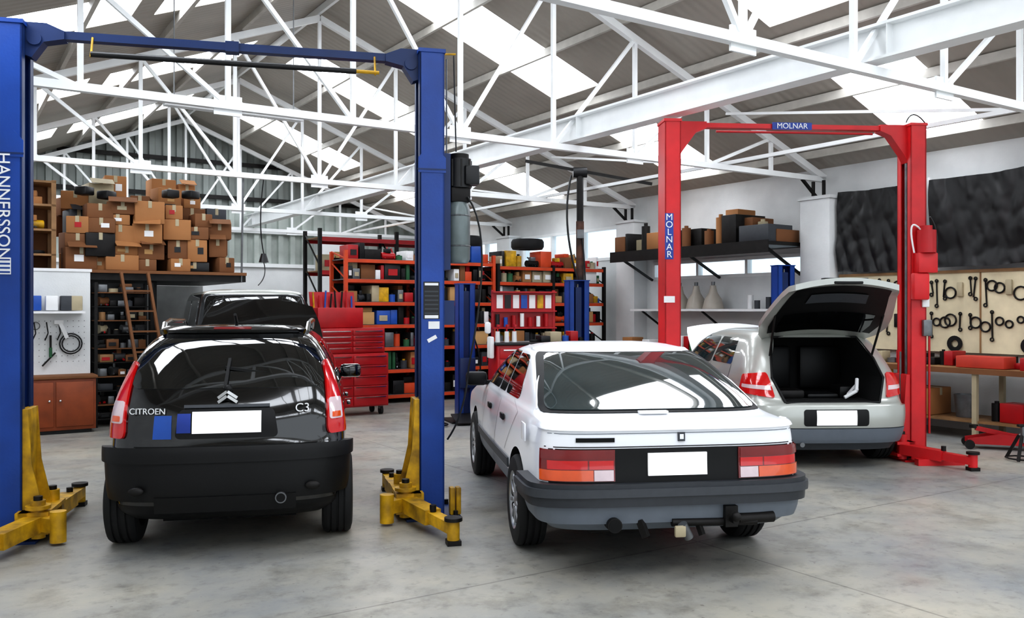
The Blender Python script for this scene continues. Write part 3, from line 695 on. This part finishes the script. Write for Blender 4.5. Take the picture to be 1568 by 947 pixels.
for k,h in enumerate(holes):
    b=B('window_%d'%(k+1)); w=h[1]-h[0]; n=max(2,int(w/.9))
    for i in range(n+1):
        t=h[0]+w*i/n; b.bb(S1-.02,S1+.1,t-.03,t+.03,h[2],h[3],white)
    b.bb(S1-.02,S1+.1,h[0],h[1],h[2]-.03,h[2]+.03,white); b.bb(S1-.02,S1+.1,h[0],h[1],h[3]-.03,h[3]+.03,white)
    b.bb(S1+.05,S1+.056,h[0],h[1],h[2],h[3],wg); b.finish(MBL)
b=B('wall_left'); b.bb(S0-.2,S0,T0,T1,0,3.96,wallw); b.finish(MBL)
corr=mat('corrugated_metal',(146,152,148),.5,.1,.3,1.1)
corrl=mat('corrugated_pale',(190,198,192),.5,0,.2,2)
b=B('wall_back')
b.bb(S0,S1,T1,T1+.2,0,2.8,wallw)
pts=[];s=S0
while s<S1:
    for ds,dt in((0,0),(.10,0),(.12,-.09),(.25,-.09),(.28,0)): 
        if s+ds<S1: pts.append((s+ds,T1+.09+dt))
    s+=.33
pts.append((S1,T1+.09))
for z0f,z1f,mm in((lambda s:2.8,lambda s:4.3,corrl),(lambda s:4.3,lambda s:ZR(s)+.02,corr)):
    vs=[];
    for s,t in pts: vs+= [(s,t,min(z0f(s),ZR(s))),(s,t,max(min(z0f(s),ZR(s))+.005,min(z1f(s),ZR(s)+.02)))]
    b.add(vs,[(2*i,2*i+2,2*i+3,2*i+1) for i in range(len(pts)-1)],mm)
for z in(2.85,3.75,4.6,5.5):
    ext=(6.6-z)/.39; b.bb(max(S0,5.2-ext),min(S1,5.2+ext),T1-.08,T1-.02,z-.05,z+.05,white if z<4 else dsteel)
b.finish(MBL)
for nm,(x0,x1,y0,y1,h) in enumerate([(11.66,12,t-.28,t+.28,3.42) for t in(-.1,4.5,9.1,13.7,18.3)]+[(8.75,9.5,23.0,23.5,3.6),(3.0,3.6,23.1,23.5,3.6)]):
    b=B('wall_pillar'); b.bb(x0,x1,y0,y1,0,h,wallw,None,.01); b.bb(x0-.03,x1,y0-.03,y1+.03,h,h+.05,wallw)
    if x1==12: 
        c=(y0+y1)/2
        for dy_ in(-.1,.1): b.bar((x0+.1,c+dy_,h+.05),(x0+.1,c+dy_,3.72),.04,.04,dsteel)
        b.bar((x0-.3,c,3.72),(x0+.1,c,3.42),.04,.04,dsteel)
    b.finish(MBL)
b=B('fluorescent_light'); 
b.bb(1.95,3.55,9.7,9.85,3.86,3.92,white,None,.01); b.cyl((2.0,9.74,3.84),(3.5,9.74,3.84),.018,label); b.cyl((2.0,9.82,3.84),(3.5,9.82,3.84),.018,label)
for s in(2.1,3.4): b.tube([(s,9.77,3.9),(s,9.77,ZR(s)-.01)],.006,steel)
b.finish(MBL)
# ---------------------------------------------------------------- clutter helpers
PAL=[card,card2,card3,blkplas,gryplas,redt,bluep,beige,steel,dsteel,lblblk,green,orange,yellow,lblblk,dsteel,blkplas,dsteel,label,redt]
def fill(b,s0,s1,t0,t1,z,h,pal=PAL,wmin=.06,wmax=.35,gap=.01):
    s=s0
    while s<s1-wmin:
        w=R.uniform(wmin,min(wmax,s1-s)); hh=R.uniform(.4,1)*h; m=R.choice(pal); d=(t1-t0)*R.uniform(.5,.95)
        k=R.random(); tc=t0+d/2+R.uniform(0,.05)
        if k<.6:
            b.box((s+w/2,tc,z+hh/2),(w*.94,d,hh),m,bev=.008,rot=Matrix.Rotation(R.uniform(-.06,.06),4,'Z'))
            if m in(card,card2,card3): b.box((s+w/2,tc,z+hh+.001),(.04,d*.96,.003),beige)
            if R.random()<.4: b.bb(s+w*.2,s+w*.75,tc-d/2-.012,tc-d/2-.002,z+hh*.25,z+hh*.65,R.choice([label,beige,lblblk,redt]))
            if R.random()<.5 and hh<h*.75:
                w2=w*R.uniform(.5,.9); b.box((s+w/2,tc,z+hh+(h-hh)*.4),(w2,d*.7,(h-hh)*.75),R.choice(pal),bev=.008,rot=Matrix.Rotation(R.uniform(-.2,.2),4,'Z'))
        elif k<.8:
            r=min(w,.14)/2; n=max(1,int(w/(2*r)))
            for i in range(n):
                x=s+r+i*2*r; hc=hh*R.uniform(.7,1); mm=R.choice(pal)
                b.cyl((x,t0+r+.02,z),(x,t0+r+.02,z+hc*.85),r*.92,mm,n=12); b.cyl((x,t0+r+.02,z+hc*.85),(x,t0+r+.02,z+hc),r*.4,R.choice(pal),n=10)
        elif k<.88:
            b.lathe([(0,w*.2),(0,w*.42),(w*.12,w*.46),(w*.24,w*.42),(w*.24,w*.2),(0,w*.2)],T(s+w/2,tc,z),rubber,16)
        else:
            b.cyl((s,t0+.1,z+.07),(s+w,t0+.15,z+.07),.065,m,n=12)
            b.box((s+w/2,t0+.12,z+.16),(w*.4,.1,.08),R.choice(pal),bev=.01)
            for q in range(3): b.bar((s+w*R.random(),t0+.05,z+.02),(s+w*R.random(),t0+.2,z+hh*R.uniform(.7,1.1)),.02,.02,R.choice([steel,dsteel,redt]))
        s+=w+gap*R.random()
def rack(name,s0,s1,t0,t1,levels,H,mp,mb,M=MBL,bays=2,cont='shelf_stock',hh=.3,pal=PAL,wm=.35):
    b=B(name)
    for i in range(bays+1):
        s=s0+(s1-s0)*i/bays
        for t in(t0,t1): b.bb(s-.03,s+.03,t-.03,t+.03,0 if levels[0]<1.5 else levels[0]-.1,H,mp)
        for z in levels: b.bar((s,t0,z),(s,t1,min(z+.3,H)),.02,.02,mp)
    for z in levels:
        for t in(t0,t1): b.bb(s0,s1,t-.02,t+.02,z-.06,z,mb)
        b.bb(s0,s1,t0,t1,z-.012,z+.006,steel if mb is orange else woodl)
    b.bb(s0,s1,t1+.03,t1+.04,0,H-.1,dsteel)
    b.finish(M)
    c=B(cont)
    for z in levels: fill(c,s0+.06,s1-.06,t0+.03,t1-.03,z+.008,hh,pal,wmax=wm)
    c.finish(M)
rack('storage_rack',5.9,8.9,14.3,14.95,[.15,.6,1.0,1.4,1.8,2.2,2.55],2.7,orange,orange,bays=2,hh=.32)
rack('storage_rack',9.0,11.6,14.3,14.95,[.15,.6,1.0,1.4,1.8,2.2,2.5],2.55,dsteel,orange,bays=2,hh=.32)
b=B('stacked_tyres')
for x in(8.45,9.9): b.lathe([(0,.19),(0,.3),(.05,.33),(.15,.33),(.2,.3),(.2,.19),(0,.19)],T(x,14.62,2.87),rubber,28)
b.finish(MBL)
b=B('pallet_racking')
for s in(7.6,9.6,11.4):
    for t in(20.0,21.0): b.bb(s-.04,s+.04,t-.04,t+.04,0,3.6,dsteel)
    for k in range(4): b.bar((s,20.0,.3+k*.8),(s,21.0,1.1+k*.8),.03,.03,dsteel)
for z in(1.6,2.6,3.4):
    for t in(20.0,21.0): b.bb(7.6,11.4,t-.03,t+.03,z-.1,z,redt)
    b.bb(7.6,11.4,20,21,z-.02,z,woodl)
fill(b,7.7,11.3,20.1,20.9,2.605,.5,wmax=.7); fill(b,7.7,11.3,20.1,20.9,1.605,.6,wmax=.7)
b.finish(MBL)
# ---------------------------------------------------------------- left side
b=B('tool_board'); b.bb(.35,1.80,13.60,13.66,.78,2.22,wallw); b.bb(.33,1.82,13.59,13.67,2.2,2.24,label); 
b.bb(1.0,1.7,13.3,13.6,1.62,1.65,label)
for x,m in((1.1,bluep),(1.3,label),(1.48,gryplas),(1.6,beige)): b.box((x,13.45,1.65+.11),(.15,.16,.2),m,bev=.012)
for x in(1.1,1.25,1.4): b.tube([(x,13.56,1.5),(x+.02,13.55,1.35),(x-.02,13.55,1.25)],.008,dsteel)
b.ring((1.55,13.56,1.2),.14,.01,lblblk); b.ring((1.55,13.55,1.2),.11,.01,lblblk); b.ring((1.12,13.57,1.45),.05,.006,steel)
b.box((1.4,13.55,1.5),(.12,.05,.06),label,bev=.01); b.bar((1.42,13.55,1.48),(1.5,13.55,1.28),.05,.05,label); b.cyl((1.3,13.56,1.15),(1.3,13.56,1.32),.014,dsteel); b.cyl((1.3,13.56,1.02),(1.3,13.56,1.15),.02,green)
b.bar((1.2,13.57,.9),(1.36,13.57,1.08),.02,.02,dsteel)
for i in range(12):
    for j in range(8): b.bb(.95+i*.07,.958+i*.07,13.595,13.6,.95+j*.08,.958+j*.08,dsteel)
b.finish(MBL)
b=B('wooden_cabinet'); b.bb(.8,1.82,13.2,13.66,.05,.74,wood,None,.01); b.bb(.78,1.84,13.17,13.66,.74,.78,card2,None,.006)
for x0,x1 in((.84,1.30),(1.33,1.79)): b.bb(x0,x1,13.18,13.2,.1,.7,wood,None,.008); b.sph(((x1-.05) if x0<1 else (x0+.05),13.17,.45),(.018,.018,.018),chrome)
b.bb(.85,1.77,13.25,13.6,0,.06,lblblk); b.finish(MBL)
b=B('parts_shelf')
for s in(1.88,2.62):
    for t in(13.65,14.1): b.bb(s-.02,s+.02,t-.02,t+.02,0,2.06,dsteel)
b.bb(1.88,2.62,14.11,14.12,0,2.06,lblblk)
for k in range(10):
    z=.12+k*.2; b.bb(1.88,2.62,13.65,14.1,z-.015,z,card2 if k%2 else dsteel)
    fill(b,1.92,2.58,13.66,14.05,z,.14,[dsteel,gryplas,dsteel,blkplas,woodl,card2,steel,steel,beige],wmax=.2)
b.finish(MBL)
b=B('ladder')
for d in(0,.36): b.bar((2.45+d,13.05,0),(2.2+d,13.6,2.2),.035,.09,card2)
for k in range(7): f=(k+.7)/7.6; b.box((2.45-.25*f+.18,13.05+.55*f,2.2*f),(.36,.09,.025),card2)
b.finish(MBL)
b=B('mezzanine_platform'); b.bb(.2,4.05,13.85,16.6,2.10,2.20,dsteel); b.bb(.2,4.05,13.8,16.6,2.2,2.245,card2); 
for s in(.3,2.75):
    for t in(14.25,16.5): b.bb(s-.05,s+.05,t-.05,t+.05,0,2.1,dsteel)
b.cyl((3.98,13.84,2.1),(3.98,13.75,3.75),.015,steel)
b.bb(.2,4.1,16.72,16.85,0,2.1,mat('grey_block',(150,152,150),.8)); b.finish(MBL)
def cbox(b,x,y,z,w,d,h,m,a=0,flap=True):
    X=Matrix.Rotation(a,4,'Z'); b.box((x,y,z+h/2),(w,d,h),m,bev=.012,rot=X)
    M=T(x,y,z)@X; b.box((0,0,h+.002),(.05,d*.98,.004),beige,M); b.box((0,-d/2-.002,h-.05),(.05,.004,.1),beige,M)
    if R.random()<.6: b.box((w*.2*R.uniform(-1,1),-d/2-.003,h*.5),(w*.3,.004,h*.3),R.choice([label,lblblk,redt,card3,beige]),M)
    if flap and R.random()<.3:
        b.box((0,-d/2-.05,h+.03),(w*.9,.14,.008),m,M,rot=Matrix.Rotation(.6,4,'X'))
b=B('cardboard_box_pile')
env=[(1.72,1.0),(1.98,1.1),(2.3,1.2),(2.65,1.1),(3.05,1.3),(3.4,1.15),(3.75,.95)]
for row,t in enumerate((14.15,14.65,15.2)):
    for s,h in env:
        z=2.25; lim=2.25+h*(1+.05*row)-(.2 if row==0 else 0)
        while z<lim-.1:
            hh=R.uniform(.12,.36); w=R.uniform(.24,.46)
            cbox(b,max(1.72,s+R.uniform(-.06,.06)),t+R.uniform(-.05,.05),z,w,R.uniform(.28,.42),hh,R.choice([card,card,card2,card3,card2,card2]) if R.random()<.78 else R.choice([gryplas,lblblk,beige,dsteel,lblblk]),R.uniform(-.25,.25)); z+=hh+.004
for s in(1.8,2.1,3.0,3.3): b.box((s,14.2,2.25+R.uniform(1.1,1.3)),(.2,.2,.12),lblblk,bev=.02,rot=Matrix.Rotation(R.random(),4,'Z'))
b.finish(MBL)
b=B('wooden_shelf_unit')
for s in(.75,1.38):
    for t in(14.0,14.5): b.bb(s-.03,s+.03,t-.03,t+.03,2.25,3.5,woodl)
b.bb(.72,1.41,14.53,14.55,2.25,3.5,card2)
for z in(2.45,2.8,3.15,3.48): b.bb(.72,1.41,13.97,14.53,z-.02,z+.01,woodl)
for z,p in((2.46,[card,orange,card2]),(2.81,[label,yellow,card]),(3.16,[card,card3,beige])): fill(b,.8,1.34,14.02,14.45,z,.22,p,wmin=.15,wmax=.3)
b.finish(MBL)
b=B('hanging_lamp'); b.cyl((4.35,13.9,2.42),(4.35,13.9,2.56),.08,lblblk,r2=.04); b.curve((4.35,13.9,2.56),(4.25,13.9,3.0),(4.3,13.75,3.72),.01,lblblk); b.curve((4.35,13.9,2.42),(4.4,13.85,2.2),(4.2,13.7,2.05),.008,lblblk); b.finish(MBL)
b=B('tool_chest')
def chest(x0,x1,y0,y1,z0,z1,rows,cols=1):
    b.bb(x0,x1,y0,y1,z0,z1,redt,None,.01)
    h=(z1-z0-.04)/rows; w=(x1-x0-.03)/cols
    for c in range(cols):
        for r in range(rows):
            X0=x0+.02+c*w; Z0=z0+.02+r*h
            b.bb(X0,X0+w-.015,y0-.018,y0,Z0,Z0+h-.012,redt,None,.006); b.bb(X0+.03,X0+w-.045,y0-.034,y0-.018,Z0+h-.034,Z0+h-.022,chrome)
chest(4.85,6.05,12.9,13.4,.14,.98,5,2); chest(4.90,6.0,12.93,13.38,.985,1.38,4,2)
b.bb(4.90,5.65,12.98,13.36,1.385,1.70,redt,None,.01); b.prism([(4.90,13.3,1.7),(5.65,13.3,1.7),(5.65,13.36,1.95),(4.90,13.36,1.95)],(0,.02,0),redt)
for x in(4.95,5.95):
    for y in(12.98,13.32): b.cyl((x-.02,y,.065),(x+.02,y,.065),.065,rubber,n=16); b.bb(x-.03,x+.03,y-.03,y+.03,.09,.145,steel)
for k in range(8): b.cyl((4.95+k*.09,13.28,1.7),(4.95+k*.09+R.uniform(-.02,.02),13.28,1.78+R.random()*.2),.014,R.choice([dsteel,redt,bluep,yellow]))
b.finish(MBL)
b=B('tool_trolley'); MT=T(.22,12.4)@RZ(15)
b.bb(-.5,.85,-.25,.3,.16,1.18,redt,None,.01)
for r in range(6): b.bb(-.47,.17,-.268,-.25,.2+r*.16,.345+r*.16,redt,None,.005); b.bb(-.42,.12,-.285,-.268,.31+r*.16,.325+r*.16,chrome); b.bb(.2,.82,-.268,-.25,.2+r*.16,.345+r*.16,redt,None,.005); b.bb(.25,.77,-.285,-.268,.31+r*.16,.325+r*.16,chrome)
b.bb(-.52,.87,-.28,.32,1.18,1.22,lblblk,None,.01)
for x in(-.45,.45): b.bb(x-.02,x+.02,.2,.24,1.2,1.95,redt)
b.bb(-.45,.45,.21,.23,1.4,1.93,redt)
for z in(1.42,1.66,1.93): b.bb(-.47,.47,.12,.25,z-.02,z,redt)
for k in range(7): b.bb(-.4+k*.12,-.31+k*.12,.195,.205,1.69,1.88,[label,lblblk,label,bluep,label,yellow,label][k]); b.cyl((-.4+k*.12,.15,1.43),(-.4+k*.12,.15,1.43+R.uniform(.08,.2)),.03,R.choice([lblblk,label,redt,bluep]))
for x,z in((-.46,1.22),(-.33,1.22),(-.22,1.22)): b.cyl((x,-.1,z),(x,-.1,z+.15),.035,label,r2=.03); b.cyl((x,-.1,z+.15),(x,-.1,z+.22),.012,redt); b.box((x,-.13,z+.23),(.03,.08,.03),redt)
fill(b,.0,.8,-.2,.1,1.22,.16,wmax=.18)
for x in(-.4,.75):
    for y in(-.18,.22): b.cyl((x-.02,y,.07),(x+.02,y,.07),.07,rubber); b.bb(x-.03,x+.03,y-.03,y+.03,.1,.165,steel)
b.box((-.56,-.1,1.15),(.06,.2,.3),label,bev=.02); b.box((-.60,-.1,1.42),(.08,.1,.16),label,bev=.03)
b.finish(MT)
def col(x,y,h,r,w=.26):
    b=B('lift_column'); 
    b.bb(-w/2,w/2,.08,.10,0,h,blue); b.bb(-w/2,-w/2+.015,-.1,.1,0,h,blue); b.bb(w/2-.015,w/2,-.1,.1,0,h,blue); b.bb(-w/2,-w/2+.08,-.1,-.085,0,h,blue); b.bb(w/2-.08,w/2,-.1,-.085,0,h,blue); b.bb(-w/2-.01,w/2+.01,-.11,.11,h,h+.015,blue)
    b.bb(-.05,.05,-.07,.0,.1,h-.1,blued); b.cyl((0,-.03,.1),(0,-.03,h-.05),.018,steel); b.bb(-.3,.3,-.35,.3,0,.02,dsteel)
    b.prism([(-.3,-.6,.02),(.3,-.6,.02),(.25,-.1,.1),(-.25,-.1,.1)],(0,0,.02),dsteel); b.bb(-.12,.12,-.16,-.09,.5,.95,blued,None,.01)
    b.curve((w/2+.02,0,h*.6),(w/2+.2,0,.8),(w/2+.05,0,.1),.012,lblblk)
    b.finish(T(x,y)@RZ(r))
col(-.71,13.3,2.05,20); col(1.02,13.9,2.12,20,.34); col(4.30,14.0,2.36,15,.3)
b=B('jib_column'); rust=mat('rusty_steel',(96,62,48),.6,.2,.4,6,dirt=(40,34,34))
b.cyl((0,0,0),(0,0,3.2),.07,rust,n=18); b.cyl((0,0,3.2),(0,0,4.1),.06,dsteel,n=18); b.bb(-.14,.14,-.14,.14,0,1.2,blue,None,.01)
b.bar((-.95,0,4.25),(1.25,0,3.85),.04,.05,dsteel); b.cyl((-.12,0,4.05),(.12,0,4.05),.09,lblblk)
b.curve((-.15,0,4.0),(-.35,-.1,3.2),(-.05,-.08,2.2),.018,lblblk,k=14); b.curve((.02,-.08,3.0),(.14,-.1,2.0),(.05,-.08,1.0),.014,lblblk)
b.bb(-.06,.06,-.12,-.07,2.9,3.05,steel); b.finish(T(1.18,15.3))
b=B('air_hose')
for k in range(4): b.curve((-1.25+.05*k,13.0,1.5),(-1.5+.1*k,12.9,.8),(-1.2+.04*k,12.95,.25),.012,R.choice([lblblk,steel,lblblk]))
b.cyl((-1.25,13.02,0),(-1.25,13.02,1.5),.015,steel); b.cyl((-1.25,13.02,0),(-1.25,13.02,.02),.16,dsteel); b.ring((-1.1,12.6,.03),.18,.014,lblblk,ax='z'); b.finish()
# ---------------------------------------------------------------- right wall things
tarpm=mat('black_tarp',(10,10,12),.38,0,.15,4)
def tarp(t0,t1,z0,z1):
    b=B('black_tarpaulin'); nx,nz=90,50; vs=[]
    for j in range(nz+1):
        for i in range(nx+1):
            t=t0+(t1-t0)*i/nx; z=z0+(z1-z0)*j/nz
            o=.05*noise.noise(Vector((t*1.3,z*.9,3)))+.05*abs(noise.noise(Vector((t*3+z*1.2,z*1.6,7))))+.06*abs(noise.noise(Vector((t*4.5-z*1.5,z*.8,1))))+.02*abs(noise.noise(Vector((t*9,z*4,2))))
            vs.append((11.82-abs(o)-.02,t,z+(.08*noise.noise(Vector((t*1.1,0,5))) if j in(0,nz) else 0)))
    n=nx+1; b.add(vs,[(j*n+i,j*n+i+1,(j+1)*n+i+1,(j+1)*n+i) for j in range(nz) for i in range(nx)],tarpm,None,True); b.finish(MBL,180)
tarp(7.35,8.76,2.24,3.48); tarp(4.82,7.22,2.26,3.50)
b=B('tarp_gap_strip'); 
p=[(11.9,7.27+.05*math.sin(k),2.28+k*.16) for k in range(9)]; b.tube(p,.035,label); b.finish(MBL)
b=B('tool_peg_board'); b.bb(11.86,11.96,4.82,8.78,1.08,2.2,cream); b.bb(11.84,11.97,4.82,8.78,2.18,2.22,woodl)
for t in(5.4,6.55,7.7): b.bb(11.85,11.862,t-.01,t+.01,1.08,2.2,woodl)
t=4.95
while t<8.6:
    for zrow in(2.08,1.62):
        k=R.random(); l=R.uniform(.15,.36); w=R.uniform(.007,.014); zz=zrow+R.uniform(-.04,.04)
        if k<.6:
            b.bar((11.845,t,zz),(11.845,t+R.uniform(-.03,.03),zz-l),w*2,.012,dsteel); b.ring((11.845,t,zz),.02,.009,dsteel,ax='x',n=10); b.ring((11.845,t,zz-l-.02),.023,.009,dsteel,ax='x',n=8)
        elif k<.85: b.ring((11.845,t,zz-R.uniform(.05,.2)),R.uniform(.04,.09),.012,dsteel,ax='x')
        else: b.bb(11.82,11.86,t-.04,t+.04,zz-.22,zz-.02,R.choice([dsteel,beige,dsteel]),None,.01)
    t+=R.uniform(.07,.15)
for t in(5.2,5.9,6.9): b.lathe([(0,.05),(0,.10),(.03,.11),(.03,.05)],T(11.86,t,1.2)@Matrix.Rotation(-math.pi/2,4,'Y'),dsteel,20)
b.finish(MBL)
b=B('workbench'); b.bb(11.05,11.85,4.85,8.62,.86,.92,woodl,None,.006); b.bb(11.03,11.05,4.85,8.62,.85,.92,card2)
for t in(4.95,6.2,7.4,8.5):
    for s in(11.1,11.75): b.bb(s-.03,s+.03,t-.03,t+.03,0,.86,beige if t<7 else yellow)
b.bb(11.1,11.8,4.95,8.6,.22,.25,woodl); b.finish(MBL)
b=B('bench_clutter')
def fillt(b,t0,t1,s0,s1,z,h,wm=.35,pal=PAL):
    t=t0
    while t<t1-.08:
        w=min(R.uniform(.08,wm),t1-t); hh=h*R.uniform(.3,1); d=(s1-s0)*R.uniform(.5,.95); m=R.choice(pal)
        if R.random()<.7: b.box((s0+d/2,t+w/2,z+hh/2),(d,w*.92,hh),m,bev=.008,rot=Matrix.Rotation(R.uniform(-.1,.1),4,'Z'))
        else: r=min(w/2,.09); b.cyl((s0+.1,t+r,z),(s0+.1,t+r,z+hh),r*.9,m); b.cyl((s0+.1,t+r,z+hh),(s0+.1,t+r,z+hh*1.12),r*.4,m)
        t+=w+.01
fillt(b,4.9,8.55,11.35,11.75,.922,.2,.25,[dsteel,lblblk,card2,beige,steel,dsteel,redt,gryplas]); fillt(b,7.8,8.5,11.15,11.7,.252,.4); b.box((11.25,6.15,1.0),(.3,.62,.15),mat('red_orange_box',(190,62,45),.6),bev=.01); b.box((11.25,5.4,1.0),(.3,.5,.16),redt,bev=.01)
cbox(b,11.42,7.15,.252,.5,.6,.36,card,0,False); b.lathe([(.252,.001),(.252,.12),(.55,.15),(.55,.14),(.27,.11)],T(11.42,6.5,0),steel,24); fillt(b,4.9,6.1,11.2,11.7,.252,.35)
b.finish(MBL)
b=B('wall_shelf'); b.bb(11.0,12,9.45,13.35,2.70,2.76,dsteel); b.bb(10.98,11.0,9.45,13.35,2.58,2.78,dsteel)
for t in(9.6,11.4,13.2): b.bar((11.05,t,2.7),(11.95,t,2.25),.04,.04,dsteel)
b.finish(MBL)
b=B('shelf_stock'); fillt(b,9.5,13.3,11.05,11.8,2.765,.5,.75,[card,card3,dsteel,gryplas,card2,lblblk,dsteel,card3,blkplas]); fillt(b,9.5,13.3,11.25,11.9,2.765,.62,.6,[card,dsteel,card2,lblblk,beige]); b.finish(MBL)
b=B('wall_shelf'); b.bb(11.45,12,9.5,13.3,1.64,1.68,label)
for t in(9.8,11.4,13.0): b.bar((11.5,t,1.64),(11.98,t,1.35),.03,.03,dsteel)
b.finish(MBL)
b=B('shelf_stock'); 
for t in(9.7,9.9,10.05,10.3,10.45): b.cyl((11.7,t,1.683),(11.7,t,1.68+R.uniform(.12,.25)),.05,R.choice([lblblk,dsteel,label,gryplas])); 
b.finish(MBL)
for t in(12.15,11.72,11.3):
    b=B('industrial_lamp_shade'); b.lathe([(1.684,.19),(1.70,.19),(1.86,.15),(1.97,.08),(2.05,.06),(2.10,.055),(2.12,.001)],T(11.68,t,0),mat('enamel_shade',(182,174,162),.3,0,.08),24); b.cyl((11.68,t,2.1),(11.68,t,2.17),.035,steel); b.finish(MBL)
b=B('shelf_stock'); fillt(b,10.1,13.3,11.15,11.6,.903,.3,.3); b.finish(MBL)
b=B('workbench'); b.bb(11.05,11.62,10.0,13.36,.84,.9,woodl,None,.006)
for t in(10.1,11.7,13.25):
    for s in(11.1,11.58): b.bb(s-.03,s+.03,t-.03,t+.03,0,.84,dsteel)
b.finish(MBL)
b=B('trolley_jack'); MJ=T(5.85,10.6)@RZ(-20)
for y in(-.12,.12): b.prism([(-.35,y-.01,.06),(.35,y-.01,.06),(.35,y-.01,.16),(.0,y-.01,.19),(-.35,y-.01,.12)],(0,.02,0),redt)
b.bb(-.3,.3,-.12,.12,.07,.10,redt); b.bar((.25,0,.14),(-.25,0,.24),.08,.05,redt); b.cyl((-.27,0,.24),(-.27,0,.28),.05,dsteel); b.cyl((.2,0,.15),(.95,0,.75),.018,steel)
for x in(-.33,.33):
    for y in(-.15,.15): b.cyl((x,y-.02,.055),(x,y+.02,.055),.055,dsteel)
b.finish(MJ)
b=B('axle_stand'); 
for a in range(4):
    c,s_=math.cos(a*math.pi/2+.78),math.sin(a*math.pi/2+.78); b.bar((c*.17,s_*.17,0.015),(c*.04,s_*.04,.28),.03,.03,dsteel)
b.cyl((0,0,.2),(0,0,.38),.025,steel); b.box((0,0,.39),(.12,.05,.03),dsteel,bev=.008); b.ring((0,0,.03),.16,.01,dsteel,ax='z'); b.finish(T(5.65,9.75))
# world / light / camera
w=bpy.data.worlds.new('World'); sc.world=w; w.use_nodes=True
bg=w.node_tree.nodes['Background']; bg.inputs[0].default_value=(.86,.93,1,1); bg.inputs[1].default_value=1.5
cam=bpy.data.cameras.new('Camera'); co=bpy.data.objects.new('Camera',cam); sc.collection.objects.link(co)
co.location=(0,0,1.68); co.rotation_euler=(math.pi/2,0,0); cam.sensor_width=36; cam.lens=31.0; cam.clip_end=200; sc.camera=co
sc.view_settings.view_transform='Standard'; sc.view_settings.exposure=0
for lk in('Medium High Contrast','High Contrast'):
    try: sc.view_settings.look=lk; print('LOOK',lk); break
    except Exception as e: print('nolook',e)
